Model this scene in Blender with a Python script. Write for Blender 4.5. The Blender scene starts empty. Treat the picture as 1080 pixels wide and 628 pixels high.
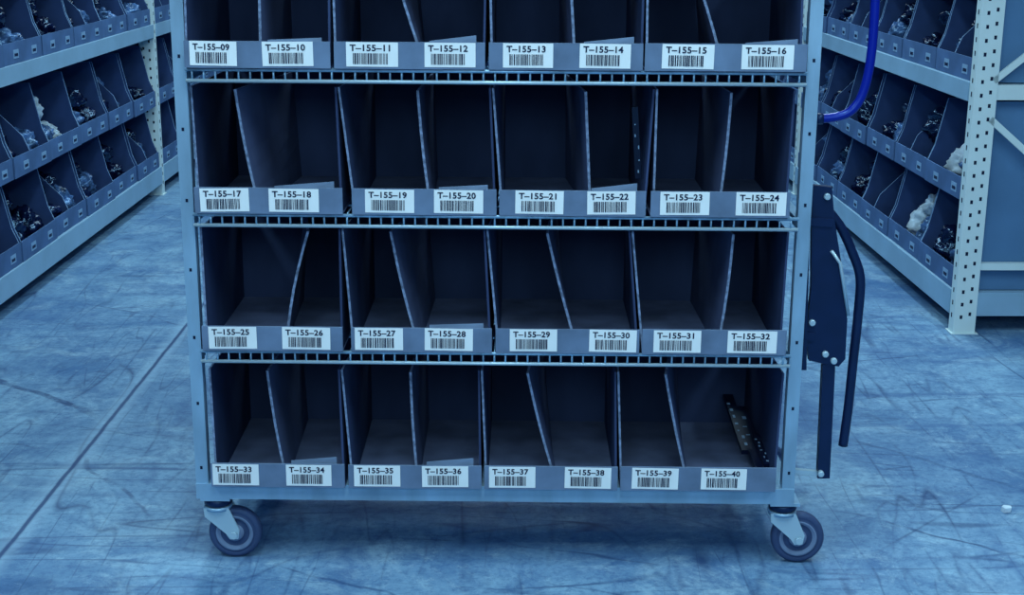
import bpy, bmesh, math, random
from mathutils import Vector, Matrix, noise
random.seed(7)
scene=bpy.context.scene
try:
    scene.view_settings.view_transform='Standard'
    scene.view_settings.look='None'
except Exception as ex: print(ex)

F=1490.0; PITCH=math.radians(15); C=math.cos(PITCH); SN=math.sin(PITCH); D=3.2; H=1.536
def S(u,v,y=0.0):  # u, v are image pixels, unprojected through the camera model
    "image pixel coordinates -> metric point standing on the vertical plane at depth y"
    e=(314-v)/F; t=(D+y)/(C+e*SN)
    return Vector(((u-540)/F*t, y, H+t*(-SN+e*C)))

def lin(c):
    return tuple(((x/255)/12.92 if x/255<=0.04045 else ((x/255+0.055)/1.055)**2.4) for x in c)+(1,)

# ---------------- materials
def mat(name,col,rough=0.6,metal=0.0,var=0.0,scale=20,bump=0.0,stretch=(1,1,1),spec=0.5,emis=None):
    m=bpy.data.materials.new(name); m.use_nodes=True
    nt=m.node_tree; b=nt.nodes['Principled BSDF']
    b.inputs['Roughness'].default_value=rough; b.inputs['Metallic'].default_value=metal
    b.inputs['Specular IOR Level'].default_value=spec
    b.inputs['Specular Tint'].default_value=(.35,.68,1,1)
    tc=nt.nodes.new('ShaderNodeTexCoord'); mp=nt.nodes.new('ShaderNodeMapping')
    mp.inputs['Scale'].default_value=stretch
    nz=nt.nodes.new('ShaderNodeTexNoise'); nz.inputs['Scale'].default_value=scale; nz.inputs['Detail'].default_value=6
    nt.links.new(tc.outputs['Object'],mp.inputs['Vector']); nt.links.new(mp.outputs[0],nz.inputs['Vector'])
    rp=nt.nodes.new('ShaderNodeValToRGB')
    c=lin(col); a=[max(0,x*(1-var)) for x in c[:3]]+[1]; d=[min(1,x*(1+var)) for x in c[:3]]+[1]
    rp.color_ramp.elements[0].position=0.3; rp.color_ramp.elements[1].position=0.7
    rp.color_ramp.elements[0].color=a; rp.color_ramp.elements[1].color=d
    nt.links.new(nz.outputs[0],rp.inputs[0]); nt.links.new(rp.outputs[0],b.inputs['Base Color'])
    if bump:
        bp=nt.nodes.new('ShaderNodeBump'); bp.inputs['Strength'].default_value=bump; bp.inputs['Distance'].default_value=0.01
        nt.links.new(nz.outputs[0],bp.inputs['Height']); nt.links.new(bp.outputs[0],b.inputs['Normal'])
    return m
M={}
M['inner']=mat('cardboard_inner_shaded',(46,62,96),0.85,var=.3,scale=7,spec=.12,stretch=(1,1,.4))  # same cardboard made darker, interior shade put into its colour
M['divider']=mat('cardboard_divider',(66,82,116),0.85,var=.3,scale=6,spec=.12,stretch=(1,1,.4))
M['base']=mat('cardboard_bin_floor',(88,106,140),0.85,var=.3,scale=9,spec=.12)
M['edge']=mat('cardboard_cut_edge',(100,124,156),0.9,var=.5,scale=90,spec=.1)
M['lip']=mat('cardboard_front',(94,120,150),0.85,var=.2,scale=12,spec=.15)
M['label']=mat('label_paper',(216,236,242),0.5,var=.03)
M['ink']=mat('label_ink',(6,14,52),0.6)
M['steel']=mat('zinc_steel',(132,174,202),0.32,0.25,var=.2,scale=14,stretch=(1,1,.3))
M['wire']=mat('wire_steel',(134,180,210),0.3,0.4,var=.3,scale=30)
M['hole']=mat('slot_dark',(6,14,44),0.8)
M['black']=mat('black_powdercoat',(13,28,64),0.4,var=.15)
M['matte']=mat('black_plastic',(6,13,40),0.45,var=.3,spec=.4)
M['blue']=mat('blue_tube',(10,28,140),0.3)
M['bolt']=mat('bolt_zinc',(165,200,216),0.3,0.3)
M['tyre']=mat('grey_rubber_tyre',(50,68,104),0.6,var=.1)
M['hub']=mat('wheel_core',(100,124,156),0.5,var=.1)
M['rack']=mat('rack_steel_paint',(190,218,222),0.5,var=.06,scale=5)
M['beam']=mat('rack_beam_paint',(128,168,194),0.5,var=.1,scale=5)
M['panel']=mat('rack_end_panel',(74,114,152),0.6,var=.15,scale=3)
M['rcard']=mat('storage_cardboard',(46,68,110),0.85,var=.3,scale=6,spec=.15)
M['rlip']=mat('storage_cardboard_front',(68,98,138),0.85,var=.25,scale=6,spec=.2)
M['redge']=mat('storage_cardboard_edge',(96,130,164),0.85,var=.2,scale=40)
M['rlabel']=mat('storage_label',(120,158,190),0.5)
M['bagd']=mat('dark_plastic',(8,18,50),0.2,var=.6,scale=14,spec=.8,bump=.6)
M['bagm']=mat('tinted_plastic',(62,96,142),0.22,var=.8,scale=26,spec=.8,bump=.6)
M['bagw']=mat('white_plastic',(180,208,224),0.35,var=.25,scale=14,bump=.3)
M['wall']=mat('warehouse_wall',(34,58,100),0.8,var=.1,scale=2)

# floor
def floor_mat():
    m=bpy.data.materials.new('worn_concrete'); m.use_nodes=True; nt=m.node_tree; N=nt.nodes; L=nt.links
    b=N['Principled BSDF']; tc=N.new('ShaderNodeTexCoord')
    b.inputs['Specular Tint'].default_value=(.45,.75,1,1)
    def nz(scale,detail=6,rough=.6,dist=0,sc=(1,1,1),rot=0,loc=(0,0,0)):
        mp=N.new('ShaderNodeMapping'); mp.inputs['Scale'].default_value=sc; mp.inputs['Rotation'].default_value=(0,0,rot); mp.inputs['Location'].default_value=loc
        L.new(tc.outputs['Object'],mp.inputs['Vector'])
        n=N.new('ShaderNodeTexNoise'); n.inputs['Scale'].default_value=scale; n.inputs['Detail'].default_value=detail
        n.inputs['Roughness'].default_value=rough; n.inputs['Distortion'].default_value=dist
        L.new(mp.outputs[0],n.inputs['Vector']); return n.outputs[0]
    def math_(op,a,bv=None,clamp=False):
        n=N.new('ShaderNodeMath'); n.operation=op; n.use_clamp=clamp
        for i,x in enumerate((a,bv)):
            if x is None: continue
            if isinstance(x,(int,float)): n.inputs[i].default_value=x
            else: L.new(x,n.inputs[i])
        return n.outputs[0]
    def ramp(x,p0,p1,c0=(0,0,0,1),c1=(1,1,1,1)):
        r=N.new('ShaderNodeValToRGB'); e=r.color_ramp.elements; e[0].position=p0; e[1].position=p1; e[0].color=c0; e[1].color=c1
        L.new(x,r.inputs[0]); return r.outputs[0]
    def mix(fac,a,c,mode='MIX'):
        n=N.new('ShaderNodeMix'); n.data_type='RGBA'; n.blend_type=mode
        if isinstance(fac,(int,float)): n.inputs[0].default_value=fac
        else: L.new(fac,n.inputs[0])
        for k,x in ((6,a),(7,c)):
            if isinstance(x,tuple): n.inputs[k].default_value=x
            else: L.new(x,n.inputs[k])
        return n.outputs[2]
    DK=lin((26,52,100))
    col=ramp(nz(1.3,10,.72,.4),.36,.64,lin((66,108,152)),lin((126,170,198)))
    col=mix(math_('MULTIPLY',ramp(nz(6,12,.8,.8),.48,.64),.62),col,lin((50,90,138)))
    col=mix(math_('MULTIPLY',ramp(nz(2.6,10,.8,1.2,loc=(4,2,0)),.52,.66),.55),col,lin((156,196,214)))
    col=mix(math_('MULTIPLY',ramp(nz(45,6,.8),.48,.66),.55),col,lin((42,80,130)))
    col=mix(math_('MULTIPLY',ramp(nz(28,8,.85,loc=(1,7,0)),.56,.68),.45),col,lin((170,206,220)))
    def scratch(scale,w,sc,rot,loc,pscale,dist=.25):
        s=nz(scale,2,.45,dist,sc,rot,loc)
        a=math_('ABSOLUTE',math_('SUBTRACT',s,.5))
        line=ramp(a,0,w,(1,1,1,1),(0,0,0,1))
        patch=ramp(nz(pscale,5,.7,0,loc=(loc[1]+3,loc[0],1)),.47,.6)
        return math_('MULTIPLY',line,patch)
    for i,(s,w,sc,rot,loc,ps,k) in enumerate([
        (2.0,.005,(1,.18,1),.6,(1,0,0),1.5,.8),(2.6,.006,(1,.15,1),-.8,(5,3,0),1.7,.75),
        (2.0,.004,(.2,1.2,1),.2,(2,8,0),1.3,.75),(4.5,.010,(1,.10,1),1.2,(9,1,0),2.0,.6),
        (5.5,.010,(.12,1,1),.45,(3,6,0),1.8,.6),(3.2,.007,(.14,1,1),-.35,(13,6,0),1.8,.65),(7,.012,(1,.12,1),.95,(3,16,0),2.2,.5),(1.2,.006,(.8,.8,1),0,(7,7,0),.9,.5)]):
        col=mix(math_('MULTIPLY',scratch(s,w,sc,rot,loc,ps),k),col,DK)
    col=mix(math_('MULTIPLY',scratch(2.2,.035,(1,.15,1),.75,(21,0,0),1.6),.5),col,lin((50,86,136)))
    col=mix(math_('MULTIPLY',scratch(2.4,.03,(.15,1,1),.3,(31,5,0),1.6),.5),col,lin((50,86,136)))
    sx=N.new('ShaderNodeSeparateXYZ'); L.new(tc.outputs['Object'],sx.inputs[0])
    wobm=math_('MULTIPLY',math_('SUBTRACT',nz(2.5,3),.5),.10)
    px=math_('ADD',sx.outputs[0],wobm); py=math_('ADD',sx.outputs[1],wobm)
    brk=ramp(nz(9,5,.7,loc=(2,2,0)),.36,.55)
    for (x0,y0,x1,y1,hw,k) in [(-1.95,1.60,-1.33,1.05,.016,.8),(-1.30,.75,-.95,.25,.007,.6),(-1.9,.9,-1.4,.75,.006,.6),(-1.1,1.5,-.85,.9,.005,.6),
        (.85,.35,1.55,-.15,.007,.7),(1.0,.9,1.6,.35,.012,.5),(.95,1.6,1.5,1.75,.006,.7),(.9,.05,1.3,.45,.005,.6),(-.6,-.02,-.2,-.22,.006,.6),(.1,-.1,.5,-.25,.005,.6),(1.1,1.1,1.35,2.2,.007,.5),(-1.75,2.4,-1.0,1.9,.006,.6)]:
        ln=math.hypot(x1-x0,y1-y0); ux,uy=(x1-x0)/ln,(y1-y0)/ln; cx,cy=(x0+x1)/2,(y0+y1)/2
        rx=math_('SUBTRACT',px,cx); ry=math_('SUBTRACT',py,cy)
        al=math_('ABSOLUTE',math_('ADD',math_('MULTIPLY',rx,ux),math_('MULTIPLY',ry,uy)))
        ac=math_('ABSOLUTE',math_('SUBTRACT',math_('MULTIPLY',rx,uy),math_('MULTIPLY',ry,ux)))
        mk=math_('MULTIPLY',ramp(ac,hw*.5,hw,(1,1,1,1),(0,0,0,1)),ramp(al,ln*.35,ln*.55,(1,1,1,1),(0,0,0,1)))
        col=mix(math_('MULTIPLY',math_('MULTIPLY',mk,brk),k),col,DK)
    wob=math_('MULTIPLY',math_('SUBTRACT',nz(6,4),.5),.012)
    dx=math_('ABSOLUTE',math_('ADD',math_('ADD',sx.outputs[0],1.267),wob))
    col=mix(math_('MULTIPLY',ramp(dx,.012,.05,(1,1,1,1),(0,0,0,1)),.4),col,lin((150,190,214)))
    col=mix(math_('MULTIPLY',ramp(dx,.004,.009,(1,1,1,1),(0,0,0,1)),.85),col,lin((24,50,100)))
    L.new(col,b.inputs['Base Color'])
    rr=ramp(nz(3,6),.3,.7,(.42,.42,.42,1),(.68,.68,.68,1)); L.new(rr,b.inputs['Roughness'])
    bp=N.new('ShaderNodeBump'); bp.inputs['Strength'].default_value=.15; bp.inputs['Distance'].default_value=.01
    L.new(nz(30,6,.7),bp.inputs['Height']); L.new(bp.outputs[0],b.inputs['Normal'])
    return m
M['floor']=floor_mat()

# ---------------- mesh builder
class MB:
    def __init__(s): s.v=[]; s.f=[]; s.m=[]; s.mats=[]; s.sm=[]
    def mi(s,k):
        if k not in s.mats: s.mats.append(k)
        return s.mats.index(k)
    def face(s,idx,k,smooth=False): s.f.append(tuple(idx)); s.m.append(s.mi(k)); s.sm.append(smooth)
    def add(s,pts): n=len(s.v); s.v+= [tuple(p) for p in pts]; return n
    def hexa(s,p,k,front=None):
        n=s.add(p)
        for q,kk in (((3,2,1,0),k),((4,5,6,7),k),((0,1,5,4),front or k),((1,2,6,5),k),((2,3,7,6),k),((3,0,4,7),k)):
            s.face([n+i for i in q],kk)
    def box(s,x0,x1,y0,y1,z0,z1,k,front=None):
        s.hexa([(x0,y0,z0),(x1,y0,z0),(x1,y1,z0),(x0,y1,z0),(x0,y0,z1),(x1,y0,z1),(x1,y1,z1),(x0,y1,z1)],k,front)
    def bar(s,a,b,w,h,k):
        a=Vector(a);b=Vector(b);d=(b-a).normalized()
        up=Vector((0,1,0)) if abs(d.y)<.9 else Vector((0,0,1))
        sd=d.cross(up).normalized()*w/2; up=sd.cross(d).normalized()*h/2
        s.hexa([a-sd-up,a+sd-up,b+sd-up,b-sd-up,a-sd+up,a+sd+up,b+sd+up,b-sd+up],k)
    def tube(s,pts,r,k,n=8):
        pts=[Vector(p) for p in pts]; rings=[]; prev=None
        for i,p in enumerate(pts):
            d=(pts[min(i+1,len(pts)-1)]-pts[max(i-1,0)]).normalized()
            if prev is None: a=d.orthogonal().normalized()
            else: a=(prev-d*prev.dot(d)).normalized()
            prev=a; b=d.cross(a)
            rings.append(s.add([p+(a*math.cos(t)+b*math.sin(t))*r for t in [2*math.pi*j/n for j in range(n)]]))
        for i in range(len(rings)-1):
            for j in range(n):
                s.face((rings[i]+j,rings[i]+(j+1)%n,rings[i+1]+(j+1)%n,rings[i+1]+j),k,True)
        s.face([rings[0]+j for j in range(n)][::-1],k); s.face([rings[-1]+j for j in range(n)],k)
    def lathe(s,c,prof,axis='Y',n=32):
        c=Vector(c); rings=[]
        for r,o,_ in prof:
            pts=[]
            for j in range(n):
                t=2*math.pi*j/n; a,b=r*math.cos(t),r*math.sin(t)
                pts.append(c+(Vector((a,o,b)) if axis=='Y' else Vector((a,b,o)) if axis=='Z' else Vector((o,a,b))))
            rings.append(s.add(pts))
        for i in range(len(rings)-1):
            for j in range(n): s.face((rings[i]+j,rings[i]+(j+1)%n,rings[i+1]+(j+1)%n,rings[i+1]+j),prof[i][2],True)
        s.face([rings[0]+j for j in range(n)][::-1],prof[0][2]); s.face([rings[-1]+j for j in range(n)],prof[-1][2])
    def plate(s,fb,ft,bt,bb,th,k,edge,bulge=0,n=6):
        fb,ft,bt,bb=map(Vector,(fb,ft,bt,bb)); o=Vector((th/2,0,0)); R=[]
        for i in range(n+1):
            t=i/n; bu=Vector((bulge*math.sin(math.pi*t),0,0))
            f=fb.lerp(ft,t)+bu; b=bb.lerp(bt,t)
            m=f.lerp(b,.5)+Vector((bulge*.3,0,0))
            R.append(s.add([f-o,f+o,m+o,b+o,b-o,m-o]))
        for i in range(n):
            a,b=R[i],R[i+1]
            s.face((a,a+1,b+1,b),edge)
            for j,jj in ((1,2),(2,3),(4,5),(5,0)): s.face((a+j,a+jj,b+jj,b+j),k)
            s.face((a+3,a+4,b+4,b+3),k)
        s.face([R[-1]+i for i in range(6)],edge); s.face([R[0]+i for i in range(5,-1,-1)],k)
    def obj(s,name,parent=None,matrix=None,bevel=0,fix=False):
        me=bpy.data.meshes.new(name); me.from_pydata(s.v,[],s.f)
        for k in s.mats: me.materials.append(M[k])
        me.polygons.foreach_set('material_index',s.m); me.polygons.foreach_set('use_smooth',s.sm); me.update()
        if fix:
            bm=bmesh.new(); bm.from_mesh(me); bmesh.ops.recalc_face_normals(bm,faces=bm.faces); bm.to_mesh(me); bm.free()
        o=bpy.data.objects.new(name,me); scene.collection.objects.link(o)
        if parent: o.parent=parent
        if matrix: o.matrix_world=matrix
        if bevel:
            md=o.modifiers.new('bevel','BEVEL'); md.width=bevel; md.segments=2; md.limit_method='ANGLE'
        return o

_txt={}
def text_mesh(st):
    if st in _txt: return _txt[st]
    cu=bpy.data.curves.new('t','FONT'); cu.body=st; cu.size=1; cu.offset=.028; cu.resolution_u=3; cu.space_character=1.06
    ob=bpy.data.objects.new('t',cu); scene.collection.objects.link(ob)
    bpy.context.view_layer.update()
    me=bpy.data.meshes.new_from_object(ob.evaluated_get(bpy.context.evaluated_depsgraph_get()))
    vs=[v.co.copy() for v in me.vertices]; fs=[tuple(p.vertices) for p in me.polygons]
    bpy.data.objects.remove(ob); bpy.data.meshes.remove(me); bpy.data.curves.remove(cu)
    x0=min(v.x for v in vs); x1=max(v.x for v in vs); y0=min(v.y for v in vs); y1=max(v.y for v in vs)
    r=([((v.x-x0)/(x1-x0),(v.y-y0)/(y1-y0)) for v in vs],fs); _txt[st]=r; return r

def label(mb,x0,x1,zt,zb,y,st):
    w=x1-x0; h=zt-zb; a=random.uniform(-.014,.014); cx=(x0+x1)/2; cz=(zt+zb)/2
    def P(x,z,yy): dx,dz=x-cx,z-cz; return (cx+dx*math.cos(a)-dz*math.sin(a),yy,cz+dx*math.sin(a)+dz*math.cos(a))
    n=mb.add([P(x0,zb,y-.0008),P(x1,zb,y-.0008),P(x1,zt,y-.0008),P(x0,zt,y-.0008)]); mb.face((n,n+1,n+2,n+3),'label')
    vs,fs=text_mesh(st)
    n=mb.add([P(x0+w*.07+q[0]*w*.78, zt-h*.37+q[1]*h*.27, y-.0016) for q in vs])
    for f in fs: mb.face([n+i for i in f],'ink')
    x=x0+w*.13; xe=x0+w*.80
    while x<xe:
        bw=random.choice((.0012,.0018,.0028))
        n=mb.add([P(x,zb+h*.10,y-.0016),P(x+bw,zb+h*.10,y-.0016),P(x+bw,zb+h*.55,y-.0016),P(x,zb+h*.55,y-.0016)]); mb.face((n,n+1,n+2,n+3),'ink')
        x+=bw+random.choice((.0009,.0013,.0022))

# ---------------- picking cart
YAW=Matrix.Rotation(math.radians(-.5),4,'Z')
cart=bpy.data.objects.new('picking_cart',None); scene.collection.objects.link(cart); cart.matrix_world=YAW
XL,XR=-.752,.673; DEP=.50; TOPZ=1.92
fr=MB()
for x in (XL,XR):
    for y in (0.0,DEP):
        fr.box(x-.015,x+.015,y,y+.03,.166,TOPZ,'steel')
        z=.24
        while z<TOPZ-.03:
            if y==0: fr.box(x-.003,x+.003,y-.0006,y,z,z+.008,'hole')
            z+=.165
for y in (0.0,DEP):
    fr.box(XL-.015,XR+.015,y-.004,y+.034,.164,.2035,'steel')
    fr.box(XL-.015,XR+.015,y,y+.03,TOPZ,TOPZ+.03,'steel')
for x in (XL,XR):
    fr.box(x-.015,x+.015,.03,DEP,.168,.2,'steel'); fr.box(x-.015,x+.015,.03,DEP,TOPZ,TOPZ+.03,'steel')
fr.obj('frame',cart,bevel=.002)
ws=MB()
SHELF=[1.541,1.210,.878,.5485]
for z in SHELF:
    for y in (-.012,DEP+.012):
        ws.tube([(XL+.016,y,z-.004),(XR-.016,y,z-.004)],.0042,'wire')
        ws.tube([(XL+.016,y,z-.029),(XR-.016,y,z-.029)],.0045,'bolt')
        x=XL+.03
        while x<XR-.03:
            ws.tube([(x,y,z-.004),(x,y,z-.029)],.0026,'wire',5); x+=.0262
    x=XL+.03
    while x<XR-.03:
        ws.tube([(x,-.012,z-.0022),(x,DEP+.012,z-.0022)],.0018,'wire',5); x+=.0262
    for y in (.13,.27,.40): ws.tube([(XL+.016,y,z-.008),(XR-.016,y,z-.008)],.003,'wire',5)
    for x in (XL,XR): ws.box(x-.012,x+.012,.03,DEP,z-.034,z-.012,'steel')
ws.box(XL+.016,XR-.016,.035,DEP-.002,.188,.2025,'wire')
ws.obj('wire_shelves',cart)

def caster(sx,sy,wx,wy,name):
    m=MB(); R=.0655; a=Vector((sx,sy,0)); c=Vector((wx,wy,R))
    m.box(sx-.036,sx+.036,sy-.034,sy+.034,.158,.1655,'steel')
    m.lathe((sx,sy,0),[(.030,.158,'black'),(.034,.151,'black'),(.034,.142,'black'),(.026,.136,'black')],'Z',24)
    m.lathe((sx,sy,0),[(.034,.137,'steel'),(.034,.128,'steel')],'Z',24)
    for s_ in (-1,1):
        y0=sy+s_*.024; y1=y0+.004
        pts=[(sx-.032,.134),(sx+.030,.134),(wx+.014,R+.012),(wx+.010,R-.012),(wx-.010,R-.013),(wx-.020,R+.002),(sx-.030,.112)]
        n=m.add([(x,y0,z) for x,z in pts]); k=len(pts); n2=m.add([(x,y1,z) for x,z in pts])
        m.face([n+i for i in range(k)],'bolt'); m.face([n2+i for i in range(k)][::-1],'bolt')
        for i in range(k): m.face((n+i,n+(i+1)%k,n2+(i+1)%k,n2+i),'bolt')
    m.lathe((wx,wy,R),[(.009,-.034,'bolt'),(.009,-.028,'bolt'),(.005,-.028,'bolt'),(.005,.028,'bolt'),(.009,.028,'bolt'),(.009,.034,'bolt')],'Y',12)
    m.lathe(c,[(.014,-.020,'hub'),(.020,-.018,'hub'),(.022,-.010,'tyre'),(.036,-.010,'hub'),(.041,-.016,'hub'),(.046,-.017,'tyre'),(.048,-.013,'tyre'),(.053,-.015,'tyre'),(.060,-.0155,'tyre'),(.0645,-.010,'tyre'),(R,0,'tyre'),
               (.0645,.010,'tyre'),(.060,.0155,'tyre'),(.053,.015,'tyre'),(.048,.013,'tyre'),(.046,.017,'hub'),(.041,.016,'hub'),(.038,.010,'hub'),(.022,.010,'hub'),(.020,.018,'hub'),(.014,.020,'hub')],'Y',40)
    m.obj(name,cart,fix=True)
caster(-.722,.030,-.682,.030,'caster_1'); caster(.668,.030,.708,.030,'caster_2')
caster(-.722,DEP-.01,-.682,DEP-.01,'caster_3'); caster(.668,DEP-.01,.708,DEP-.01,'caster_4')

h=MB(); Y=.07
def smooth(pts,n=6):
    out=[]
    P=[pts[0]]+pts+[pts[-1]]
    for i in range(1,len(P)-2):
        for j in range(n):
            t=j/n; a,b,c,d=P[i-1],P[i],P[i+1],P[i+2]
            out.append(.5*((2*b)+(c-a)*t+(2*a-5*b+4*c-d)*t*t+(3*b-a-3*c+d)*t**3))
    out.append(pts[-1]); return out
b=MB()
b.tube(smooth([S(924,-120,.03),S(921,-20,.03),S(917,50,.03),S(909,92,.03),S(897,113,.03),S(880,121,.03),S(856,123,.03)]),.0105,'blue',12)
b.tube([S(858,123,.03),S(866,123,.03)],.013,'black',12)
b.tube(smooth([S(924,-120,.03),S(905,-160,.03),S(850,-170,.03)]),.0105,'blue',12)
b.obj('push_handle',cart)
def poly(m,pts,y0,th,k):
    P=[S(u,v,y0) for u,v in pts]; n=m.add(P); n2=m.add([p+Vector((0,th,0)) for p in P]); q=len(P)
    m.face([n+i for i in range(q)],k); m.face([n2+i for i in range(q)][::-1],k)
    for i in range(q): m.face((n+i,n+(i+1)%q,n2+(i+1)%q,n2+i),k)
h.bar(S(849,196,.05),S(846,386,.05),.014,.03,'black')
poly(h,[(855,193),(876,195),(879,230),(888,285),(893,335),(891,376),(884,384),(853,378),(850,356),(855,300)],.045,.02,'black')
h.tube(smooth([S(874,222,Y),S(886,238,Y),S(897,262,Y),S(906,290,Y),S(904,330,Y),S(899,380,Y),S(894,430,Y),S(889,467,Y)]),.0115,'black',12)
h.tube([S(876,262,.035),S(885,275,.035),S(894,330,.035)],.004,'bolt',8)
h.bar(S(873,380,.06),S(868,500,.06),.030,.024,'black')
h.bar(S(836,494,.06),S(872,497,.06),.012,.012,'bolt')
h.bar(S(846,230,.05),S(876,232,.05),.02,.02,'black')
h.bar(S(836,350,.05),S(858,352,.05),.02,.02,'black')
for u,v in ((871,205),(856,338),(870,371),(879,378),(866,497)):
    p=S(u,v,.042); h.lathe(p,[(.006,-.006,'bolt'),(.008,-.004,'bolt'),(.008,.008,'bolt')],'Y',12)
h.obj('folding_step',cart,fix=True)

# bins
rows=[
 dict(z=1.541,vl=-100,vt=-220,bins=[(176,340),(346,508),(513,678),(682,846)],walls=[(176,176),(340,342),(509,511),(680,680),(848,846)],
      div=[(255,262,0),(420,430,0),(598,600,0),(760,764,0)],lab=[(186,240),(268,322),(358,412),(442,496),(528,582),(612,666),(700,754),(786,840)],s=1),
 dict(z=1.210,vl=45,vt=-75,bins=[(185,346),(350,510),(514,677),(679,850)],walls=[(183,189),(344,350),(512,516),(681,680),(850,846)],
      div=[(266,270,0),(404,446,-.004),(598,606,0),(722,764,.004)],lab=[(197,247),(274,328),(363,418),(446,500),(529,582),(610,664),(697,752),(781,836)],s=9),
 dict(z=.878,vl=199,vt=95,bins=[(203,360),(370,523),(526,681),(686,833)],walls=[(193,206),(353,372),(517,528),(691,688),(840,831)],
      div=[(243,270,-.004),(438,453,-.003),(617,623,0),(772,759,.003)],lab=[(209,261),(282,335),(384,436),(457,509),(543,594),(619,670),(696,748),(776,829)],s=17),
 dict(z=.5485,vl=344,vt=243,bins=[(212,361),(370,519),(523,675),(678,830)],walls=[(207,215),(358,371),(512,525),(666,678),(834,826)],
      div=[(322,299,-.008),(410,441,-.004),(577,610,-.003),(775,759,.004)],lab=[(219,270),(297,348),(374,425),(448,499),(538,588),(622,672),(690,740),(768,820)],s=25),
 dict(z=.2035,vl=487,vt=385,bins=[(222,364),(368,509),(512,653),(656,820)],walls=[(217,226),(358,371),(507,513),(652,656),(830,822)],
      div=[(279,301,-.004),(432,441,-.003),(557,589,-.004),(704,729,-.003)],lab=[(224,273),(302,350),(374,423),(446,495),(517,566),(597,646),(668,717),(741,789)],s=33)]
YF=-.024; YB=.455
for r in rows:
    zb=r['z']+.001; LH=.060; zl=zb+LH; zt=zb+.286
    kb=lambda u:S(u,r['vl'],YF).x
    kt=lambda u:S(u,r['vt'],0).x
    for i,(u0,u1) in enumerate(r['bins']):
        m=MB(); x0=max(kb(u0),-.7345); x1=min(kb(u1),.655)
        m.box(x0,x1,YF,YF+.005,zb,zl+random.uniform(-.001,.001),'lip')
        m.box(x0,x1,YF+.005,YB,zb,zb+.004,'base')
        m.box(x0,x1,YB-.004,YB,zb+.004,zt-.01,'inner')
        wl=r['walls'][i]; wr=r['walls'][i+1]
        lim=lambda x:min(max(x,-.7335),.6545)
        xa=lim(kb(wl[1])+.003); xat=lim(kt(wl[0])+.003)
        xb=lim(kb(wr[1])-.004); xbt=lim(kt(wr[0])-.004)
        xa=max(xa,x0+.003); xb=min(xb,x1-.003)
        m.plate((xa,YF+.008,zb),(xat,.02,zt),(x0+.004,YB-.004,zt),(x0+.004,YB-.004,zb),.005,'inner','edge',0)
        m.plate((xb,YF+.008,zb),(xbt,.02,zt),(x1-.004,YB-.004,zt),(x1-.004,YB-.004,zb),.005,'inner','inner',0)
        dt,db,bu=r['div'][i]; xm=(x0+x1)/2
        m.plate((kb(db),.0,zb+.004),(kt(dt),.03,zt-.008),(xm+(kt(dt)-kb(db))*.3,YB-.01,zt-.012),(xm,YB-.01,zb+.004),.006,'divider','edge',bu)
        for j in (0,1):
            a,c=r['lab'][2*i+j]; st='T\u2013155\u2013%02d'%(r['s']+2*i+j)
            la,lc=kb(a),kb(c)
            label(m,la,lc,zl-.001,zl-.055,YF,st)
        if random.random()<.75 or i==1:
            xa2=kb(r['lab'][2*i+1][0])+.01; xb2=x1-.02; z2=zl+random.uniform(.006,.016)
            m.hexa([(xa2,YF+.012,zl-.03),(xb2,YF+.008,zl-.03),(xb2,YF+.011,zl-.03),(xa2,YF+.015,zl-.03),
                    (xa2,YF+.020,zl+.001),(xb2,YF+.014,z2),(xb2,YF+.017,z2),(xa2,YF+.023,zl+.001)],'lip')
        m.obj('cardboard_bin',None,YAW)

def item(name,segs,n):
    m=MB()
    for a,b,w,th in segs:
        a=Vector(a);b=Vector(b); m.bar(a,b,w,th,'matte')
        d=(b-a)
        for i in range(n):
            t=.08+.84*i/n
            p=a+d*t; q=a+d*(t+random.uniform(.01,.05))
            nrm=Vector((1,0,0)).cross(d).normalized()
            if nrm.y>0: nrm=-nrm
            off=Vector((random.uniform(-.3,.3)*w,0,0))+nrm*(th/2+.001)
            m.bar(p+off,q+off,w*random.uniform(.15,.35),.001,'rlabel')
    return m.obj(name,None,YAW)
item('blister_pack',[(S(672,187,.05),S(668,112,.05),.014,.006)],5)
zf=.2085+.012
item('packaged_part',[((.620,.02,zf),(.602,.36,zf+.06),.034,.016),((.592,.14,zf+.022),(.580,.42,zf+.075),.026,.012),((.630,.05,zf+.018),(.622,.20,zf+.04),.018,.018)],7)

# ---------------- racks
def rackbin_mesh(k):
    m=MB(); W=.452; dp=.52; hh=.335; lh=.085
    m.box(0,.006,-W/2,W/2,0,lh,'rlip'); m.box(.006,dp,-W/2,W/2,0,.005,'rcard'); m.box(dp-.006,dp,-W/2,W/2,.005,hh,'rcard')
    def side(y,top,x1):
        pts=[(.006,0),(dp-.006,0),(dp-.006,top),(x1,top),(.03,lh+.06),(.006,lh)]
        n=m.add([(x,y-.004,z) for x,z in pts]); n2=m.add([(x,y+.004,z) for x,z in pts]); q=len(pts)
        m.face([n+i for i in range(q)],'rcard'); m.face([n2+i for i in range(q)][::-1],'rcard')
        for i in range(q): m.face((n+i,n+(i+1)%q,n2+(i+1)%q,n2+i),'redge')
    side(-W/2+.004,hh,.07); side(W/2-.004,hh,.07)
    if k==2: side(.02,hh-.06,.16)
    for y in (-.13,.09):
        m.box(-.001,0,y-.03,y+.03,.02,.055,'rlabel'); 
        m.box(-.0016,-.001,y-.02,y+.02,.028,.040,'ink')
    o=m.obj('tmp',fix=True); me=o.data; bpy.data.objects.remove(o); me.name='storage_bin_mesh'; return me
RB=[rackbin_mesh(i) for i in range(3)]
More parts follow.
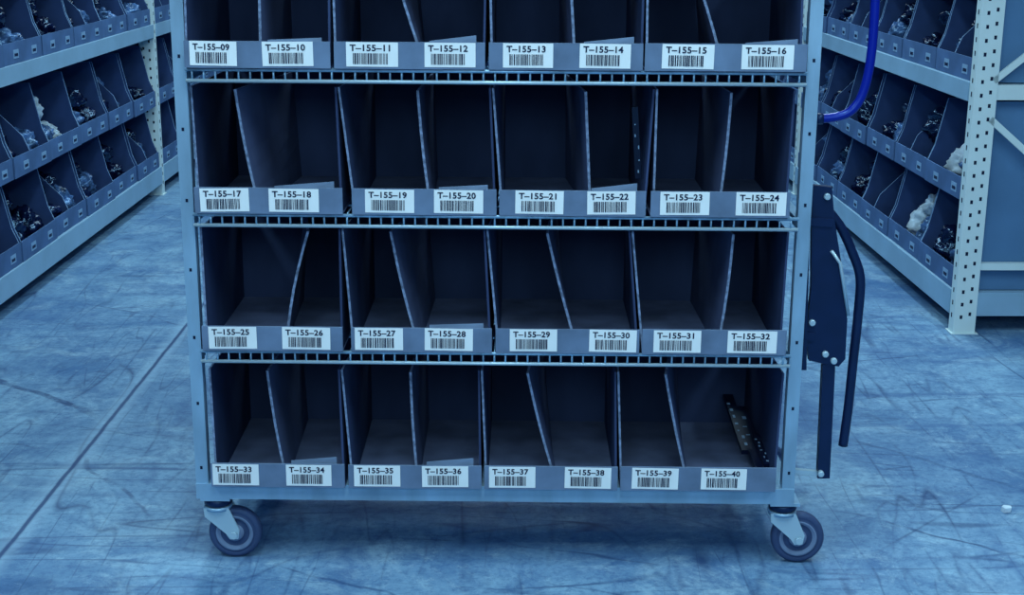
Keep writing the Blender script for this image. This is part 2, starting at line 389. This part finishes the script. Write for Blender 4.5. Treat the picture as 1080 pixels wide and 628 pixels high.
def blob(mb,c,r,k,seed,rot):
    bm=bmesh.new(); bmesh.ops.create_icosphere(bm,subdivisions=4,radius=1)
    c=Vector(c); off=Vector((seed*3.1,seed*1.7,seed)); n0=len(mb.v); vs=[]
    Rm=Matrix.Rotation(rot,3,'Z')
    for v in bm.verts:
        p=v.co; d=1+.4*noise.noise(p*1.6+off)+.30*(1-2*abs(noise.noise(p*3.2+off)))-.16+.10*(1-2*abs(noise.noise(p*8+off)))
        q=Rm@Vector((p.x*r[0]*d,p.y*r[1]*d,p.z*r[2]*d)); vs.append(c+q)
    mb.add(vs)
    for f in bm.faces: mb.face([n0+v.index for v in f.verts],k,True)
    bm.free()
def rack(side,ox,oy,rot,ups,name,white,detail):
    mtx=Matrix.Translation((ox,oy,0))@Matrix.Rotation(rot,4,'Z')
    sx=side
    m=MB()
    def bx(a,b,y0,y1,z0,z1,k): m.box(min(a*sx,b*sx),max(a*sx,b*sx),y0,y1,z0,z1,k)
    HT=2.6
    for u in ups:
        for xd in (0,.56):
            bx(xd,xd+.085,u,u+.004,0.004,HT,'rack'); bx(xd,xd+.004,u+.004,u+.055,0.004,HT,'rack'); bx(xd+.081,xd+.085,u+.004,u+.055,0.004,HT,'rack')
            bx(xd-.008,xd+.095,u-.01,u+.065,0,.004,'rack')
            z=.06
            while z<HT-.03:
                for q in (.022,.055):
                    bx(xd+q,xd+q+.010,u-.0008,u,z+(.0 if q<.04 else .012),z+.014+(.0 if q<.04 else .012),'hole')
                bx(xd-.0008,xd,u+.024,u+.034,z,z+.018,'hole')
                z+=.05
        for zz in (.25,1.92,2.5): bx(.085,.56,u+.012,u+.04,zz,zz+.026,'rack')
        for za,zb_,fl in ((.42,.83,1),(.97,1.38,0),(1.42,1.83,1),(2.0,2.4,0)):
            xa,xb=(.56,.07) if fl else (.07,.56)
            m.bar((xa*sx,u+.006,za),(xb*sx,u+.006,zb_),.024,.012,'rack')
    for a,b_ in zip(ups[:-1],ups[1:]):
        for zt in (.165,.96,1.755,2.5):
            hh=.095 if zt<.2 else .07
            for xd in (-.004,.60): bx(xd,xd+.04,a+.056,b_-.001,zt-hh,zt,'beam')
            bx(.036,.60,a+.056,b_-.001,zt-.022,zt-.004,'beam')
    u=ups[0]
    if side>0:
        for z0,z1 in ((.165,.89),(.96,1.70)): bx(.088,.555,u+.044,u+.050,z0,z1,'panel')
        bx(.085,.56,u+.006,u+.04,.07,.163,'beam'); bx(.085,.56,u+.006,u+.04,.90,.955,'rack')
    root=m.obj(name,None,mtx,fix=True)
    bags=MB(); ci=0
    for bi,(a,b_) in enumerate(zip(ups[:-1],ups[1:])):
        n=6; w=(b_-a-.075)/n
        for lv,z in enumerate((.166,.510,.961,1.306,1.756)):
            for i in range(n):
                y=a+.06+w*(i+.5)
                o=bpy.data.objects.new('storage_bin',RB[(i+lv)%3]); scene.collection.objects.link(o)
                loc=Matrix.Translation(((.002*sx+random.uniform(0,.012)*sx),y,z))@Matrix.Rotation((0 if sx>0 else math.pi)+random.uniform(-.008,.008),4,'Z')
                o.parent=root; o.matrix_local=loc
                if lv<3 and bi in detail:
                    wh=(bi,lv,i) in white
                    for j in range(5):
                        ci+=1; cy=y+(-.10 if j%2 else .10)+random.uniform(-.015,.015)
                        if j==4: cy=y+random.uniform(-.05,.05)
                        kk='bagd' if random.random()<.6 else 'bagm'
                        if wh and j in (0,1,4): kk='bagw' if j!=1 else 'bagm'
                        rz=random.uniform(.045,.07)
                        zz={0:.01+rz*1.2,1:.01+rz*1.2,2:.03+rz*1.2,3:.03+rz*1.2,4:.12+rz}[j]
                        xx={0:.115,1:.125,2:.30,3:.31,4:.17}[j]+random.uniform(-.01,.03)
                        blob(bags,(sx*xx,cy,z+zz),(random.uniform(.06,.085),.066,rz),kk,ci,random.uniform(-.3,.3))
    o=bags.obj('plastic_bags',root); o.matrix_local=Matrix.Identity(4)
rack(1,1.700,2.03,math.radians(1.3),[0,2.85,5.7],'storage_rack',{(0,0,1),(0,1,0)},(0,))
rack(-1,-2.0,0,0,[-.95,1.9,4.75,7.6],'storage_rack',{(1,1,2)},(0,1))

# ---------------- room
m=MB(); n=m.add([(-9,-7,0),(9,-7,0),(9,12,0),(-9,12,0)]); m.face((n,n+1,n+2,n+3),'floor'); m.obj('floor')
m=MB(); m.box(-9,9,12,12.1,0,5,'wall'); m.obj('wall_back')
m=MB(); bm_=[(1.326,.32),(1.345,.325),(1.348,.34),(1.33,.345),(1.322,.335)]
n=m.add([(x,y,.001) for x,y in bm_]); n2=m.add([(x+.002,y,.014) for x,y in bm_])
m.face([n2+i for i in range(5)],'bagw')
for i in range(5): m.face((n+i,n+(i+1)%5,n2+(i+1)%5,n2+i),'bagw')
m.obj('paper_scrap')

# ---------------- lights
def area(x,y,z,sx,sy,e,rot=(0,0,0)):
    l=bpy.data.lights.new('ceiling_or_fill_light','AREA'); l.shape='RECTANGLE'; l.size=sx; l.size_y=sy; l.energy=e; l.color=(.72,.92,1)
    o=bpy.data.objects.new('ceiling_or_fill_light',l); o.location=(x,y,z); o.rotation_euler=rot; scene.collection.objects.link(o)
for x in (-2.6,0,2.6): area(x,-1.6,4.0,.5,3.0,92)
area(-1.2,3.6,4.0,.5,3.0,100); area(1.2,3.6,4.0,.5,3.0,100); area(0,8,4,2,2,60)
area(0,-5.5,2.9,4,1.5,105,(math.radians(60),0,0))  # added front fill, not a ceiling fixture; brightens bin fronts and interiors
w=bpy.data.worlds.new('world'); scene.world=w; w.use_nodes=True
w.node_tree.nodes['Background'].inputs[0].default_value=(.05,.19,.70,1); w.node_tree.nodes['Background'].inputs[1].default_value=.16

# ---------------- camera
cd=bpy.data.cameras.new('camera'); cd.sensor_width=36; cd.lens=F/1080*36; cd.clip_start=.05
co=bpy.data.objects.new('camera',cd); scene.collection.objects.link(co)
co.matrix_world=Matrix.Translation((0,-D,H))@Matrix.Rotation(math.pi/2-PITCH,4,'X')@Matrix.Rotation(math.radians(.35),4,'Z')
scene.camera=co
